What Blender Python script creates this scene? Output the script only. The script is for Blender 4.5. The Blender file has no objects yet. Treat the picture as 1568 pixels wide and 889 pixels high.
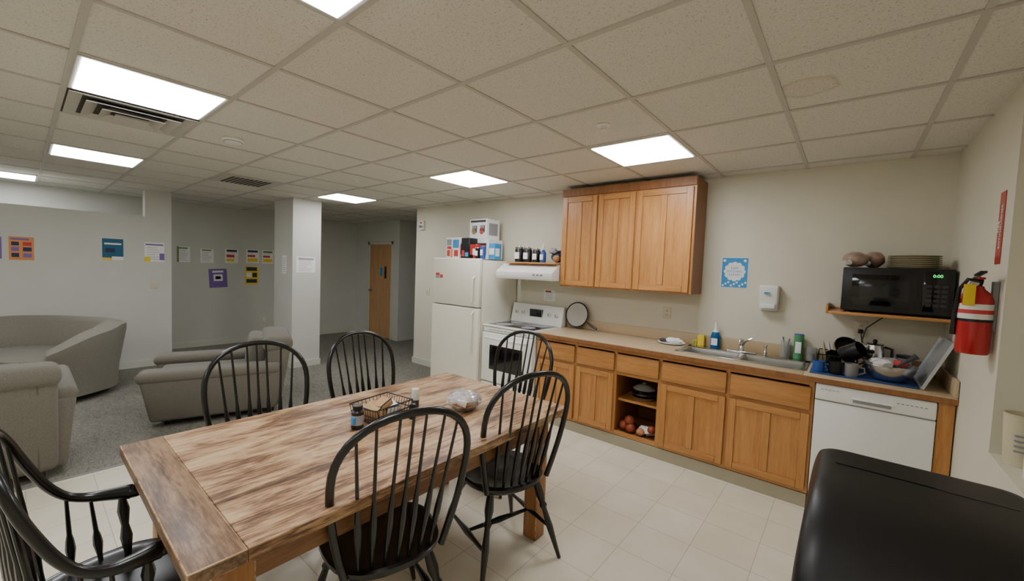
import bpy, bmesh, math, random
from mathutils import Matrix, Vector
random.seed(7)
pi=math.pi
COL=bpy.context.scene.collection
# ---------------------------------------------------------------- materials
def lin(c):
    o=[]
    for v in c[:3]:
        v=v/255.0
        o.append(v/12.92 if v<=0.04045 else ((v+0.055)/1.055)**2.4)
    return (o[0],o[1],o[2],1.0)
def newmat(name):
    m=bpy.data.materials.new(name); m.use_nodes=True
    nt=m.node_tree; b=nt.nodes['Principled BSDF']
    return m,nt,b
def ramp(nt,stops):
    r=nt.nodes.new('ShaderNodeValToRGB')
    el=r.color_ramp.elements
    while len(el)<len(stops): el.new(0.5)
    for e,(p,c) in zip(el,stops):
        e.position=p; e.color=c
    return r
def noise(nt,scale,detail=4,mapscale=(1,1,1),rough=0.5,dist=0.0,loc=(0,0,0)):
    tc=nt.nodes.new('ShaderNodeTexCoord'); mp=nt.nodes.new('ShaderNodeMapping')
    mp.inputs['Scale'].default_value=mapscale; mp.inputs['Location'].default_value=loc
    n=nt.nodes.new('ShaderNodeTexNoise')
    n.inputs['Scale'].default_value=scale; n.inputs['Detail'].default_value=detail
    n.inputs['Roughness'].default_value=rough; n.inputs['Distortion'].default_value=dist
    nt.links.new(tc.outputs['Object'],mp.inputs['Vector']); nt.links.new(mp.outputs['Vector'],n.inputs['Vector'])
    return n
def bump(nt,b,src,strength=0.2,distance=0.002):
    bp=nt.nodes.new('ShaderNodeBump'); bp.inputs['Strength'].default_value=strength
    bp.inputs['Distance'].default_value=distance
    nt.links.new(src,bp.inputs['Height']); nt.links.new(bp.outputs['Normal'],b.inputs['Normal'])
def simple(name,c,rough=0.5,metal=0.0,var=0.05,nscale=12,bmp=0.0,coat=0.0,spec=None):
    m,nt,b=newmat(name)
    c=lin(c)
    n=noise(nt,nscale,3)
    lo=tuple(max(0,x*(1-var)) for x in c[:3])+(1,); hi=tuple(min(1,x*(1+var)) for x in c[:3])+(1,)
    r=ramp(nt,[(0.3,lo),(0.7,hi)])
    nt.links.new(n.outputs['Fac'],r.inputs['Fac']); nt.links.new(r.outputs['Color'],b.inputs['Base Color'])
    b.inputs['Roughness'].default_value=rough; b.inputs['Metallic'].default_value=metal
    if coat: b.inputs['Coat Weight'].default_value=coat
    if spec is not None: b.inputs['Specular IOR Level'].default_value=spec
    if bmp: bump(nt,b,n.outputs['Fac'],bmp)
    return m
def wood(name,cols,axis='z',scale=6,stretch=14,rough=0.4,coat=0.0,bmp=0.1):
    m,nt,b=newmat(name)
    s={'x':(1,stretch,stretch),'y':(stretch,1,stretch),'z':(stretch,stretch,1)}[axis]
    n=noise(nt,scale*0.35,6,s,0.6,0.6)
    n2=noise(nt,scale*2.0,3,s,0.6,0.2)
    mx=nt.nodes.new('ShaderNodeMix'); mx.data_type='FLOAT'; mx.inputs[0].default_value=0.35
    nt.links.new(n.outputs['Fac'],mx.inputs[2]); nt.links.new(n2.outputs['Fac'],mx.inputs[3])
    r=ramp(nt,[(0.3,lin(cols[0])),(0.5,lin(cols[1])),(0.68,lin(cols[2]))])
    nt.links.new(mx.outputs[0],r.inputs['Fac']); nt.links.new(r.outputs['Color'],b.inputs['Base Color'])
    b.inputs['Roughness'].default_value=rough
    if coat: b.inputs['Coat Weight'].default_value=coat; b.inputs['Coat Roughness'].default_value=0.25
    bump(nt,b,mx.outputs[0],bmp)
    return m
def emis(name,c,s):
    m,nt,b=newmat(name)
    b.inputs['Base Color'].default_value=lin(c); b.inputs['Emission Color'].default_value=lin(c)
    b.inputs['Emission Strength'].default_value=s
    return m
def glassm(name,c,rough=0.05,trans=1.0):
    m,nt,b=newmat(name)
    b.inputs['Base Color'].default_value=lin(c); b.inputs['Roughness'].default_value=rough
    b.inputs['Transmission Weight'].default_value=trans; b.inputs['IOR'].default_value=1.3
    return m

WALL=simple('wall_paint',(218,213,193),0.6,var=0.02,nscale=3)
WALLG=simple('wall_paint_grey_dimmed',(205,205,196),0.6,var=0.02,nscale=3)  # grey paint, darkened to carry the dimmer light of the left side
TRIM=simple('trim_paint',(208,207,194),0.45,var=0.02)
def ceilmat():
    m,nt,b=newmat('ceiling_tile')
    n=noise(nt,120,5,rough=0.7)
    r=ramp(nt,[(0.34,lin((170,165,152))),(0.43,lin((219,216,206))),(0.7,lin((227,224,215)))])
    nt.links.new(n.outputs['Fac'],r.inputs['Fac'])
    tc=nt.nodes.new('ShaderNodeTexCoord'); mp=nt.nodes.new('ShaderNodeMapping'); mp.vector_type='POINT'
    mp.inputs['Location'].default_value=(0.17,-2.37,0)
    nd=nt.nodes.new('ShaderNodeVectorMath'); nd.operation='MULTIPLY_ADD'
    vl=nt.nodes.new('ShaderNodeVectorMath'); vl.operation='LENGTH'
    nt.links.new(tc.outputs['Object'],mp.inputs['Vector'])
    nn=noise(nt,9,3)
    nd.inputs[1].default_value=(0.07,0.07,0)
    nt.links.new(nn.outputs['Color'],nd.inputs[0])
    nt.links.new(mp.outputs['Vector'],nd.inputs[2])
    mz=nt.nodes.new('ShaderNodeVectorMath'); mz.operation='MULTIPLY'; mz.inputs[1].default_value=(1,1,0)
    nt.links.new(nd.outputs[0],mz.inputs[0]); nt.links.new(mz.outputs[0],vl.inputs[0])
    r2=ramp(nt,[(0.0,(0.94,0.91,0.86,1)),(0.09,(0.95,0.92,0.87,1)),(0.112,(0.80,0.73,0.61,1)),(0.125,(1,1,1,1))])
    nt.links.new(vl.outputs['Value'],r2.inputs['Fac'])
    mx=nt.nodes.new('ShaderNodeMix'); mx.data_type='RGBA'; mx.blend_type='MULTIPLY'; mx.inputs[0].default_value=0.75
    nt.links.new(r.outputs['Color'],mx.inputs[6]); nt.links.new(r2.outputs['Color'],mx.inputs[7])
    nt.links.new(mx.outputs[2],b.inputs['Base Color'])
    b.inputs['Roughness'].default_value=0.9
    bump(nt,b,n.outputs['Fac'],0.4,0.003)
    return m
CEIL=ceilmat()
GRID=simple('ceiling_grid_metal',(192,189,179),0.5,var=0.02)
def tilemat():
    m,nt,b=newmat('vinyl_floor_tile')
    tc=nt.nodes.new('ShaderNodeTexCoord'); mp=nt.nodes.new('ShaderNodeMapping')
    br=nt.nodes.new('ShaderNodeTexBrick'); br.offset=0.0; br.squash=1.0
    br.inputs['Scale'].default_value=1.0; br.inputs['Brick Width'].default_value=0.305; br.inputs['Row Height'].default_value=0.305
    br.inputs['Mortar Size'].default_value=0.0022; br.inputs['Mortar Smooth'].default_value=0.3
    br.inputs['Color1'].default_value=lin((230,223,203)); br.inputs['Color2'].default_value=lin((224,216,195)); br.inputs['Mortar'].default_value=lin((186,177,154))
    nt.links.new(tc.outputs['Object'],mp.inputs['Vector']); nt.links.new(mp.outputs['Vector'],br.inputs['Vector'])
    n=noise(nt,5,5); r=ramp(nt,[(0.3,(0.93,0.92,0.89,1)),(0.65,(1,1,1,1))]); nt.links.new(n.outputs['Fac'],r.inputs['Fac'])
    mx=nt.nodes.new('ShaderNodeMix'); mx.data_type='RGBA'; mx.blend_type='MULTIPLY'; mx.inputs[0].default_value=1
    nt.links.new(br.outputs['Color'],mx.inputs[6]); nt.links.new(r.outputs['Color'],mx.inputs[7])
    nt.links.new(mx.outputs[2],b.inputs['Base Color']); b.inputs['Roughness'].default_value=0.33
    b.inputs['Specular IOR Level'].default_value=0.4
    return m
TILE=tilemat()
def carpetmat():
    m,nt,b=newmat('carpet')
    n=noise(nt,9,4,(1,3.2,1),0.6,1.5); n2=noise(nt,260,2)
    r=ramp(nt,[(0.42,lin((120,116,106))),(0.5,lin((147,143,131))),(0.58,lin((124,121,110)))])
    nt.links.new(n.outputs['Fac'],r.inputs['Fac'])
    r2=ramp(nt,[(0.35,(0.78,0.78,0.78,1)),(0.65,(1.0,1.0,1.0,1))]); nt.links.new(n2.outputs['Fac'],r2.inputs['Fac'])
    mx=nt.nodes.new('ShaderNodeMix'); mx.data_type='RGBA'; mx.blend_type='MULTIPLY'; mx.inputs[0].default_value=1
    nt.links.new(r.outputs['Color'],mx.inputs[6]); nt.links.new(r2.outputs['Color'],mx.inputs[7])
    nt.links.new(mx.outputs[2],b.inputs['Base Color']); b.inputs['Roughness'].default_value=0.95
    bump(nt,b,n2.outputs['Fac'],0.6,0.004)
    return m
CARPET=carpetmat()
OAKC=[(168,110,54),(194,135,72),(209,153,88)]
OAK=wood('honey_oak',OAKC,'z',6,14,0.38,0.2)
OAKX=wood('honey_oak_horizontal',OAKC,'x',6,14,0.38,0.2)
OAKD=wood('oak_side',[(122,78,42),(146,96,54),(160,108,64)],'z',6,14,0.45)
DARKIN=wood('cabinet_inside',[(120,82,46),(140,98,56),(150,108,66)],'x',4,6,0.6)
DOORW=wood('door_wood',[(184,138,90),(200,154,104),(210,166,116)],'z',4,8,0.4)
def tablemat(name,axis):
    m,nt,b=newmat(name)
    s={'y':(10,1,10),'x':(1,10,10)}[axis]
    n=noise(nt,2.6,8,{'y':(3.4,1,3),'x':(1,3.4,3)}[axis],0.62,0.7); n2=noise(nt,6,6,s,0.65,0.8); n3=noise(nt,45,3,{'y':(3,.3,3),'x':(.3,3,3)}[axis],0.6)
    a=nt.nodes.new('ShaderNodeMix'); a.data_type='FLOAT'; a.inputs[0].default_value=0.40
    nt.links.new(n.outputs['Fac'],a.inputs[2]); nt.links.new(n2.outputs['Fac'],a.inputs[3])
    a2=nt.nodes.new('ShaderNodeMix'); a2.data_type='FLOAT'; a2.inputs[0].default_value=0.2
    nt.links.new(a.outputs[0],a2.inputs[2]); nt.links.new(n3.outputs['Fac'],a2.inputs[3])
    r=ramp(nt,[(0.405,lin((86,60,40))),(0.455,lin((128,92,62))),(0.50,lin((176,138,100))),(0.57,lin((204,172,134)))] if axis=='y' else [(0.38,lin((74,54,38))),(0.47,lin((112,84,60))),(0.53,lin((142,112,84))),(0.62,lin((166,138,108)))])
    nt.links.new(a2.outputs[0],r.inputs['Fac']); nt.links.new(r.outputs['Color'],b.inputs['Base Color'])
    b.inputs['Roughness'].default_value=0.42
    bump(nt,b,n2.outputs['Fac'],0.12)
    return m
TABY=tablemat('worn_pine_lengthwise','y'); TABX=tablemat('worn_pine_crosswise','x')
TABLEG=wood('table_leg_pine',[(132,84,46),(166,114,64),(184,134,82)],'z',5,10,0.45)
TABEDGE=wood('table_edge_pine',[(104,68,42),(134,92,56),(156,112,74)],'y',5,10,0.45)
BLACK=simple('black_lacquer',(14,14,15),0.28,var=0.1,coat=0.2)
BLKP=simple('black_plastic',(15,15,16),0.36,var=0.1,nscale=60,bmp=0.03)
BINP=simple('bin_plastic',(20,20,21),0.42,var=0.1,nscale=300,bmp=0.08)
BLKG=simple('black_glass',(8,8,9),0.08)
WHT=simple('white_enamel',(236,236,230),0.25,var=0.01)
CREAM=simple('fridge_enamel',(234,230,212),0.3,var=0.01)
WPL=simple('white_plastic',(232,232,226),0.4,var=0.01)
GREYP=simple('grey_plastic',(130,130,128),0.5)
STEEL=simple('stainless_steel',(190,190,188),0.25,1.0,var=0.05)
CHROME=simple('chrome',(215,215,215),0.1,1.0,var=0.01)
ALU=simple('aluminium_sheet',(196,200,204),0.4,0.7,var=0.08)
LAM=simple('laminate_counter',(190,168,134),0.38,var=0.05,nscale=160)
LAMB=simple('laminate_base',(172,164,140),0.6,var=0.03)
RED=simple('red_paint',(180,22,28),0.3,coat=0.3)
BLUE=simple('blue_plastic',(40,84,160),0.4)
MATB=simple('mat_blue',(44,72,124),0.8)
TEALP=simple('teal_ink',(24,96,128),0.6)
LBLUE=simple('light_blue_ink',(56,146,206),0.6)
ORANGE=simple('orange_ink',(222,146,84),0.6)
PURPLE=simple('purple_ink',(126,100,166),0.6)
YEL=simple('yellow_ink',(238,206,50),0.6)
NAVY=simple('navy_ink',(36,48,86),0.6)
GREEN=simple('green_ink',(120,150,80),0.6)
PAPER=simple('paper',(238,238,234),0.7,var=0.01)
INK=simple('dark_ink',(60,60,62),0.7)
INKL=simple('light_ink',(150,150,155),0.7)
REDI=simple('red_ink',(200,60,60),0.6)
CARD=simple('cardboard',(170,132,90),0.7)
BREAD=simple('bread_crust',(186,128,88),0.6,var=0.3,nscale=30)
ONION=simple('onion_skin',(150,70,40),0.4,var=0.3,nscale=30)
PLATE=simple('stoneware',(178,168,136),0.35); PLATED=simple('stoneware_gap_shade',(96,88,66),0.5)  # second tone paints the shaded gaps between stacked plates
NAPK=simple('napkin_kraft',(196,158,112),0.8,var=0.1)
TAN=simple('tan_plastic',(206,198,166),0.45)
FOIL=simple('cling_film',(222,214,214),0.15,0.3,var=0.3,nscale=40,bmp=0.8)
PLBAG=simple('plastic_bag',(225,225,222),0.25,var=0.1,nscale=20,bmp=0.6)
CLEAR=glassm('clear_plastic',(235,240,240),0.05,0.85)
BLUEL=glassm('blue_soap',(40,130,200),0.1,0.6)
DKGL=simple('tinted_screen',(26,28,29),0.15)
MESH=simple('wire_mesh',(176,172,160),0.4,0.4)
VENTD=simple('vent_dark',(74,71,64),0.8)
SEAM=simple('cushion_seam',(92,88,76),0.9)
SOCK=simple('socket_ivory',(214,206,180),0.45)
KEYP=simple('keypad_grey',(46,46,48),.4)
def fabric(name,c):
    m,nt,b=newmat(name); c=lin(c)
    n=noise(nt,220,3)
    r=ramp(nt,[(0.3,tuple(x*0.72 for x in c[:3])+(1,)),(0.7,tuple(min(1,x*1.12) for x in c[:3])+(1,))])
    nt.links.new(n.outputs['Fac'],r.inputs['Fac']); nt.links.new(r.outputs['Color'],b.inputs['Base Color'])
    b.inputs['Roughness'].default_value=0.9; b.inputs['Sheen Weight'].default_value=0.15
    bump(nt,b,n.outputs['Fac'],0.3,0.002)
    return m
SOFA=fabric('taupe_upholstery',(134,129,116)); SOFA2=fabric('olive_grey_upholstery',(112,107,95))
PANEL=emis('light_diffuser',(250,251,255),20.5)
GREENL=emis('clock_led',(60,255,120),2.0)

# ---------------------------------------------------------------- mesh builder
class Bd:
    def __init__(s):
        s.bm=bmesh.new(); s.mats=[]; s.T=Matrix()
    def mi(s,m):
        if m not in s.mats: s.mats.append(m)
        return s.mats.index(m)
    def box(s,a,b,m,bev=0.0,seg=2,R=None):
        a=Vector(a); b=Vector(b); c=(a+b)/2; d=b-a
        M=Matrix.Translation(c) @ (R or Matrix()) @ Matrix.Diagonal((abs(d.x),abs(d.y),abs(d.z),1))
        r=bmesh.ops.create_cube(s.bm,size=1.0,matrix=s.T@M)
        vs=r['verts']; fs={f for v in vs for f in v.link_faces}; i=s.mi(m)
        for f in fs: f.material_index=i
        if bev>0:
            es=list({e for v in vs for e in v.link_edges})
            bmesh.ops.bevel(s.bm,geom=es,offset=min(bev,0.49*min(abs(d.x),abs(d.y),abs(d.z))),segments=seg,profile=0.5,affect='EDGES')
    def hexa(s,pts,m,bev=0.0,seg=2):
        vs=[s.bm.verts.new(s.T@Vector(p)) for p in pts]; i=s.mi(m); fs=[]
        for q in [(3,2,1,0),(4,5,6,7),(0,1,5,4),(1,2,6,5),(2,3,7,6),(3,0,4,7)]:
            f=s.bm.faces.new([vs[k] for k in q]); f.material_index=i; fs.append(f)
        if bev>0:
            es=list({e for v in vs for e in v.link_edges})
            bmesh.ops.bevel(s.bm,geom=es,offset=bev,segments=seg,profile=0.5,affect='EDGES')
    def rings(s,rs,m,closed=False,caps=True):
        i=s.mi(m); R=[[s.bm.verts.new(s.T@Vector(p)) for p in r] for r in rs]; n=len(R[0])
        rng=range(len(R)) if closed else range(len(R)-1)
        for k in rng:
            A=R[k]; B=R[(k+1)%len(R)]
            for j in range(n):
                try:
                    f=s.bm.faces.new((A[j],A[(j+1)%n],B[(j+1)%n],B[j])); f.material_index=i
                except ValueError: pass
        if caps and not closed:
            for r in (list(reversed(R[0])),R[-1]):
                try:
                    f=s.bm.faces.new(r); f.material_index=i
                except ValueError: pass
    def tube(s,pts,rad,m,seg=8,closed=False,flat=1.0):
        pts=[Vector(p) for p in pts]; n=len(pts)
        if not isinstance(rad,(list,tuple)): rad=[rad]*n
        rs=[]; up=None
        for k,p in enumerate(pts):
            if closed: t=pts[(k+1)%n]-pts[k-1]
            else: t=pts[min(k+1,n-1)]-pts[max(k-1,0)]
            t.normalize()
            if up is None: up=Vector((0,0,1)) if abs(t.z)<0.9 else Vector((0,1,0))
            u=up-t*up.dot(t)
            if u.length<1e-4: u=t.orthogonal()
            u.normalize(); v=t.cross(u); up=u
            rs.append([p+(u*math.cos(2*pi*j/seg)+v*math.sin(2*pi*j/seg)*flat)*rad[k] for j in range(seg)])
        s.rings(rs,m,closed)
    def lathe(s,prof,c,m,seg=20,R=None):
        c=Vector(c); R=R or Matrix()
        rs=[[c+(R@Vector((r*math.cos(2*pi*j/seg),r*math.sin(2*pi*j/seg),z))) for j in range(seg)] for r,z in prof]
        s.rings(rs,m)
    def ball(s,c,r,m,sc=(1,1,1),seg=16,jit=0.0):
        q=bmesh.ops.create_uvsphere(s.bm,u_segments=seg,v_segments=max(6,seg//2+2),radius=r,matrix=s.T@Matrix.Translation(c)@Matrix.Diagonal((sc[0],sc[1],sc[2],1)))
        i=s.mi(m)
        for v in q['verts']:
            if jit: v.co+=Vector((random.uniform(-jit,jit),random.uniform(-jit,jit),random.uniform(-jit,jit)))
            for f in v.link_faces: f.material_index=i
    def prism(s,poly,z0,z1,m,bev=0,R=None,seg=3):
        R=R or Matrix()
        i=s.mi(m)
        lo=[s.bm.verts.new(s.T@R@Vector((x,y,z0))) for x,y in poly]; hi=[s.bm.verts.new(s.T@R@Vector((x,y,z1))) for x,y in poly]
        n=len(poly); fs=[s.bm.faces.new(list(reversed(lo))),s.bm.faces.new(hi)]
        for j in range(n): fs.append(s.bm.faces.new((lo[j],lo[(j+1)%n],hi[(j+1)%n],hi[j])))
        for f in fs: f.material_index=i
        if bev:
            es=list({e for f in fs[:2] for e in f.edges})
            bmesh.ops.bevel(s.bm,geom=es,offset=bev,segments=seg,profile=0.5,affect='EDGES')
    def done(s,name,loc=(0,0,0),rz=0.0,smooth=True,ang=40,parent=None):
        bmesh.ops.recalc_face_normals(s.bm,faces=s.bm.faces[:])
        me=bpy.data.meshes.new(name); s.bm.to_mesh(me); s.bm.free()
        for m in s.mats: me.materials.append(m)
        if smooth:
            me.polygons.foreach_set('use_smooth',[True]*len(me.polygons))
            me.set_sharp_from_angle(angle=math.radians(ang))
        o=bpy.data.objects.new(name,me); COL.objects.link(o)
        o.location=loc; o.rotation_euler=(0,0,rz)
        if parent: o.parent=parent
        return o
def text(body,size,M,mat,parent,name='lettering',align='CENTER',ext=0.0005):
    cu=bpy.data.curves.new(name,'FONT'); cu.body=body; cu.size=size; cu.extrude=ext; cu.align_x=align; cu.align_y='CENTER'
    cu.materials.append(mat)
    o=bpy.data.objects.new(name,cu); COL.objects.link(o); o.matrix_world=M; 
    if parent: o.parent=parent; o.matrix_parent_inverse=parent.matrix_world.inverted()
    return o
def rotx(a): return Matrix.Rotation(a,4,'X')
def roty(a): return Matrix.Rotation(a,4,'Y')
def rotz(a): return Matrix.Rotation(a,4,'Z')
def T(x,y,z): return Matrix.Translation((x,y,z))
def simplebox(name,a,b,m,bev=0):
    k=Bd(); k.box(a,b,m,bev); return k.done(name,smooth=bev>0)
Mx=Matrix(((0,0,1,0),(1,0,0,0),(0,1,0,0),(0,0,0,1)))

# ---------------------------------------------------------------- room shell
H=2.44; XR=0.52; YK=4.0; XL=-5.3; XF=-8.6; YB=-3.2; YD=4.85
simplebox('floor',(-4.03,YB,-0.1),(1.1,YK+0.1,0.002),TILE)
k=Bd(); k.box((XF-0.1,YB,-0.1),(-4.03,YK,0),CARPET); k.box((XF-0.1,YK,-0.1),(XL+0.1,7.1,0),CARPET); k.done('floor_carpet',smooth=False)
simplebox('trim_1',(-4.045,YB,0),(-4.015,YK,0.005),GREYP)
simplebox('ceiling',(XF-0.1,YB,H),(1.1,7.1,H+0.1),CEIL)
simplebox('wall_kitchen',(XL,YK,0),(XR+0.1,YK+0.12,H),WALL)
k=Bd()
k.box((XR,2.7,0),(XR+0.12,YK+0.12,H),WALL); k.box((XR,1.3,0),(XR+0.45,2.7,0.83),WALL); k.box((XR,1.3,2.36),(XR+0.45,2.7,H),WALL)
k.box((XR,YB,0),(XR+0.12,1.3,H),WALL); k.box((XR+0.4,1.2,0),(XR+0.5,2.8,H),WALL); k.box((XR+.12,2.7,0),(XR+0.5,2.8,H),WALL); k.box((XR+.12,1.2,0),(XR+0.5,1.3,H),WALL)
k.done('wall_right',smooth=False)
simplebox('wall_back',(XF-0.1,YB-0.1,0),(XR+0.2,YB,H),WALL)
simplebox('wall_far',(XF-0.1,YB,0),(XF,YD+0.1,H),WALLG)
k=Bd(); k.box((XF,YD,0),(-8.09,YD+0.1,H),WALLG); k.box((-7.15,YD,0),(-6.97,YD+0.1,H),WALLG); k.box((-8.09,YD,2.02),(-7.15,YD+0.1,H),WALLG); k.box((-8.2,YD+.1,0),(-7.07,YD+0.14,H),WALLG)
k.done('wall_door',smooth=False)
k=Bd(); k.box((-7.07,YD+0.1,0),(-6.97,7,H),WALLG); k.done('wall_hall_left',smooth=False)
simplebox('wall_hall_right',(XL,YK+0.12,0),(XL+0.1,7,H),WALL)
simplebox('wall_hall_end',(-7.07,7,0),(XL+0.1,7.1,H),WALLG)
k=Bd(); k.box((-7.62,YB,0),(-7.45,1.1,2.07),WALLG); k.box((-7.62,1.1,0),(-7.45,1.38,H),WALLG); k.done('wall_left',smooth=False)
simplebox('wall_pillar',(-6.75,2.47,0),(-6.1,2.87,H),WALLG)
bb=0.09
simplebox('baseboard_left',(-7.45,YB,0),(-7.435,1.39,bb),TRIM)
simplebox('baseboard_far',(XF,YB,0),(XF+0.015,YD,bb),TRIM)
k=Bd(); k.box((-6.1,2.46,0),(-6.085,2.88,bb),TRIM); k.box((-6.76,2.455,0),(-6.085,2.47,bb),TRIM); k.done('baseboard_pillar',smooth=False)
k=Bd(); k.box((XF,YD-.015,0),(-8.12,YD,bb),TRIM); k.box((-7.12,YD-.015,0),(-6.97,YD,bb),TRIM); k.box((-6.97,YD-.015,0),(-6.955,7,bb),TRIM); k.done('baseboard_hall',smooth=False)
simplebox('baseboard_kitchen',(XL-.015,YK-.015,0),(-4.05,YK,bb),TRIM)

# ceiling grid
GX=[-0.31+0.6*i for i in range(-14,3)]; GY=[0.165+0.608*i for i in range(-6,12)]
k=Bd()
for x in GX:
    if XF<x<1: k.box((x-0.012,YB,H-0.005),(x+0.012,7,H),GRID)
for y in GY:
    if YB<y<7: k.box((XF,y-0.012,H-0.006),(1,y+0.012,H),GRID)
k.done('ceiling_grid',smooth=False)
def cell(x,y):
    gx=max(g for g in GX if g<=x); gy=max(g for g in GY if g<=y); return gx,gy
def light(x,y):
    gx,gy=cell(x,y); k=Bd()
    k.box((gx+.012,gy+.012,H-.009),(gx+.588,gy+.596,H-.001),GRID)
    k.box((gx+.03,gy+.03,H-.013),(gx+.57,gy+.578,H-.009),PANEL)
    k.done('ceiling_light_panel',smooth=False)
for p in [(-1.2,.4),(-3.0,.4),(-5.4,.4),(-7.8,-.2),(-1.2,2.9),(-3.0,2.9),(-5.4,2.9),(-1.2,-1.8),(-3.0,-1.8),(-5.4,-1.8)]: light(*p)  # rear row is unseen, added behind the camera for illumination
# supply diffuser
gx,gy=cell(-3.6,.4); cx0,cy0=gx+.3,gy+.304
k=Bd()
k.box((gx+.012,gy+.012,H-.008),(gx+.588,gy+.596,H-.001),VENTD)
for hw,z in [(0.285,.010),(0.215,.024),(0.145,.036)]:
    i=hw-0.055
    ro2=[(cx0+a*hw,cy0+b*hw,H-.006-z) for a,b in ((-1,-1),(1,-1),(1,1),(-1,1))]
    ri2=[(cx0+a*i,cy0+b*i,H-.008) for a,b in ((-1,-1),(1,-1),(1,1),(-1,1))]
    k.rings([ro2,ri2,[(a,b,c+.003) for a,b,c in ri2],[(a,b,c+.003) for a,b,c in ro2]],GRID,closed=True)
k.box((cx0-.08,cy0-.08,H-.045),(cx0+.08,cy0+.08,H-.035),GRID)
k.done('ceiling_air_diffuser',smooth=False)
gx,gy=cell(-5.3,1.6); k=Bd()
k.box((gx+.012,gy+.012,H-.01),(gx+.588,gy+.596,H-.001),GRID)
for j in range(9): k.box((gx+.08,gy+.1+j*.045,H-.014),(gx+.52,gy+.125+j*.045,H-.009),VENTD)
k.done('ceiling_return_grille',smooth=False)
k=Bd(); k.lathe([(0.001,0),(.065,0),(.07,-.012),(.06,-.02),(.05,-.035),(.001,-.04)],(-3.61,1.03,H),WPL,24)
k.lathe([(.052,-.024),(.058,-.024),(.058,-.028),(.052,-.028)],(-3.61,1.03,H),GREYP,24); k.done('smoke_detector')
for (x,y) in [(-1.2,2.26),(-4.1,2.3)]:
    k=Bd(); k.lathe([(0.001,0),(.04,0),(.042,-.004),(.018,-.01),(.012,-.028),(.02,-.03),(.02,-.033),(.001,-.034)],(x,y,H),WPL,20); k.done('fire_sprinkler_head')

# ---------------------------------------------------------------- door
k=Bd(); xa,xb=-8.085,-7.155
k.box((xa,YD-.02,0.001),(xa+.06,YD+.09,2.015),TRIM,.004); k.box((xb-.06,YD-.02,0.001),(xb,YD+.09,2.015),TRIM,.004); k.box((xa,YD-.02,1.955),(xb,YD+.09,2.015),TRIM,.004)
k.box((xa+.06,YD+.0,.01),(xb-.06,YD+.04,1.955),DOORW)
k.box((-7.47,YD-.004,1.25),(-7.40,YD+.001,1.5),DKGL)
k.lathe([(.001,0),(.03,0),(.03,.006),(.012,.01),(.012,.04),(.026,.05),(.026,.065),(.001,.07)],(-7.95,YD-.0,.98),STEEL,16,rotx(pi/2))
k.box((-7.63,YD-.003,1.30),(-7.55,YD+.001,1.48),LBLUE)
k.done('door_1')

# ---------------------------------------------------------------- table
TX0,TX1,TY0,TY1,TZ=-2.27,-1.215,.25,2.03,.76
k=Bd()
n=7; w=(TX1-TX0)/n
for i in range(n): k.box((TX0+i*w+.0008,TY0+.137,TZ-.04),(TX0+(i+1)*w-.0008,TY1,TZ),TABY,.0018,1)
k.box((TX0-.002,TY0,TZ-.04),(TX1+.002,TY0+.136,TZ+.001),TABX,.004,2)
for a,b in (((TX0+.08,TY0+.12),(TX0+.105,TY1-.1)),((TX1-.105,TY0+.12),(TX1-.08,TY1-.1)),((TX0+.08,TY0+.10),(TX1-.08,TY0+.125)),((TX0+.08,TY1-.125),(TX1-.08,TY1-.1))):
    k.box((a[0],a[1],TZ-.15),(b[0],b[1],TZ-.04),TABEDGE)
for x in (TX0+.07,TX1-.16):
    for y in (TY0+.09,TY1-.18): k.box((x,y,.002),(x+.09,y+.09,TZ-.04),TABLEG,.006)
k.done('dining_table')

# ---------------------------------------------------------------- windsor chairs
def taper(a,b,m,k,prof,seg=8):
    a=Vector(a); b=Vector(b); k.tube([a.lerp(b,t) for t,_ in prof],[r for _,r in prof],m,seg)
LEG=[(0,.013),(.08,.02),(.2,.024),(.3,.015),(.34,.022),(.38,.014),(.6,.019),(.8,.014),(1,.010)]
def seat(k,hw,d0,d1,z):
    poly=[]
    for j in range(32):
        a=2*pi*j/32; cx_=math.copysign(abs(math.cos(a))**.75,math.cos(a)); cy_=math.copysign(abs(math.sin(a))**.75,math.sin(a))
        wv=hw*(1.0+0.08*cy_)
        poly.append((wv*cx_, (d1 if cy_>0 else -d0)*abs(cy_)))
    rs=[]
    for sc,zz in [(.02,z-.045),(.8,z-.045),(.93,z-.036),(1.0,z-.018),(.995,z-.004),(.94,z+.002),(.8,z-.006),(.4,z-.014),(.02,z-.012)]:
        rs.append([(x*sc,y*sc,zz) for x,y in poly])
    k.rings(rs,BLACK)
def legs(k,z,fw=.17,fd=.16,sp=.07):
    P={}
    for sx in (-1,1):
        for sy,dd in ((1,.16),(-1,.15)):
            a=Vector((sx*fw*.82,sy*dd*.85,z-.03)); b=Vector((sx*(fw+sp),sy*(dd+sp+(0.02 if sy<0 else 0)),.003))
            taper(a,b,BLACK,k,LEG); P[(sx,sy)]=(a,b)
    ST=[(0,.008),(.3,.012),(.5,.017),(.7,.012),(1,.008)]
    mid=[]
    for sx in (-1,1):
        a=P[(sx,1)][0].lerp(P[(sx,1)][1],.62); b=P[(sx,-1)][0].lerp(P[(sx,-1)][1],.62)
        taper(a,b,BLACK,k,ST); mid.append(a.lerp(b,.5))
    taper(mid[0],mid[1],BLACK,k,ST)
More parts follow.
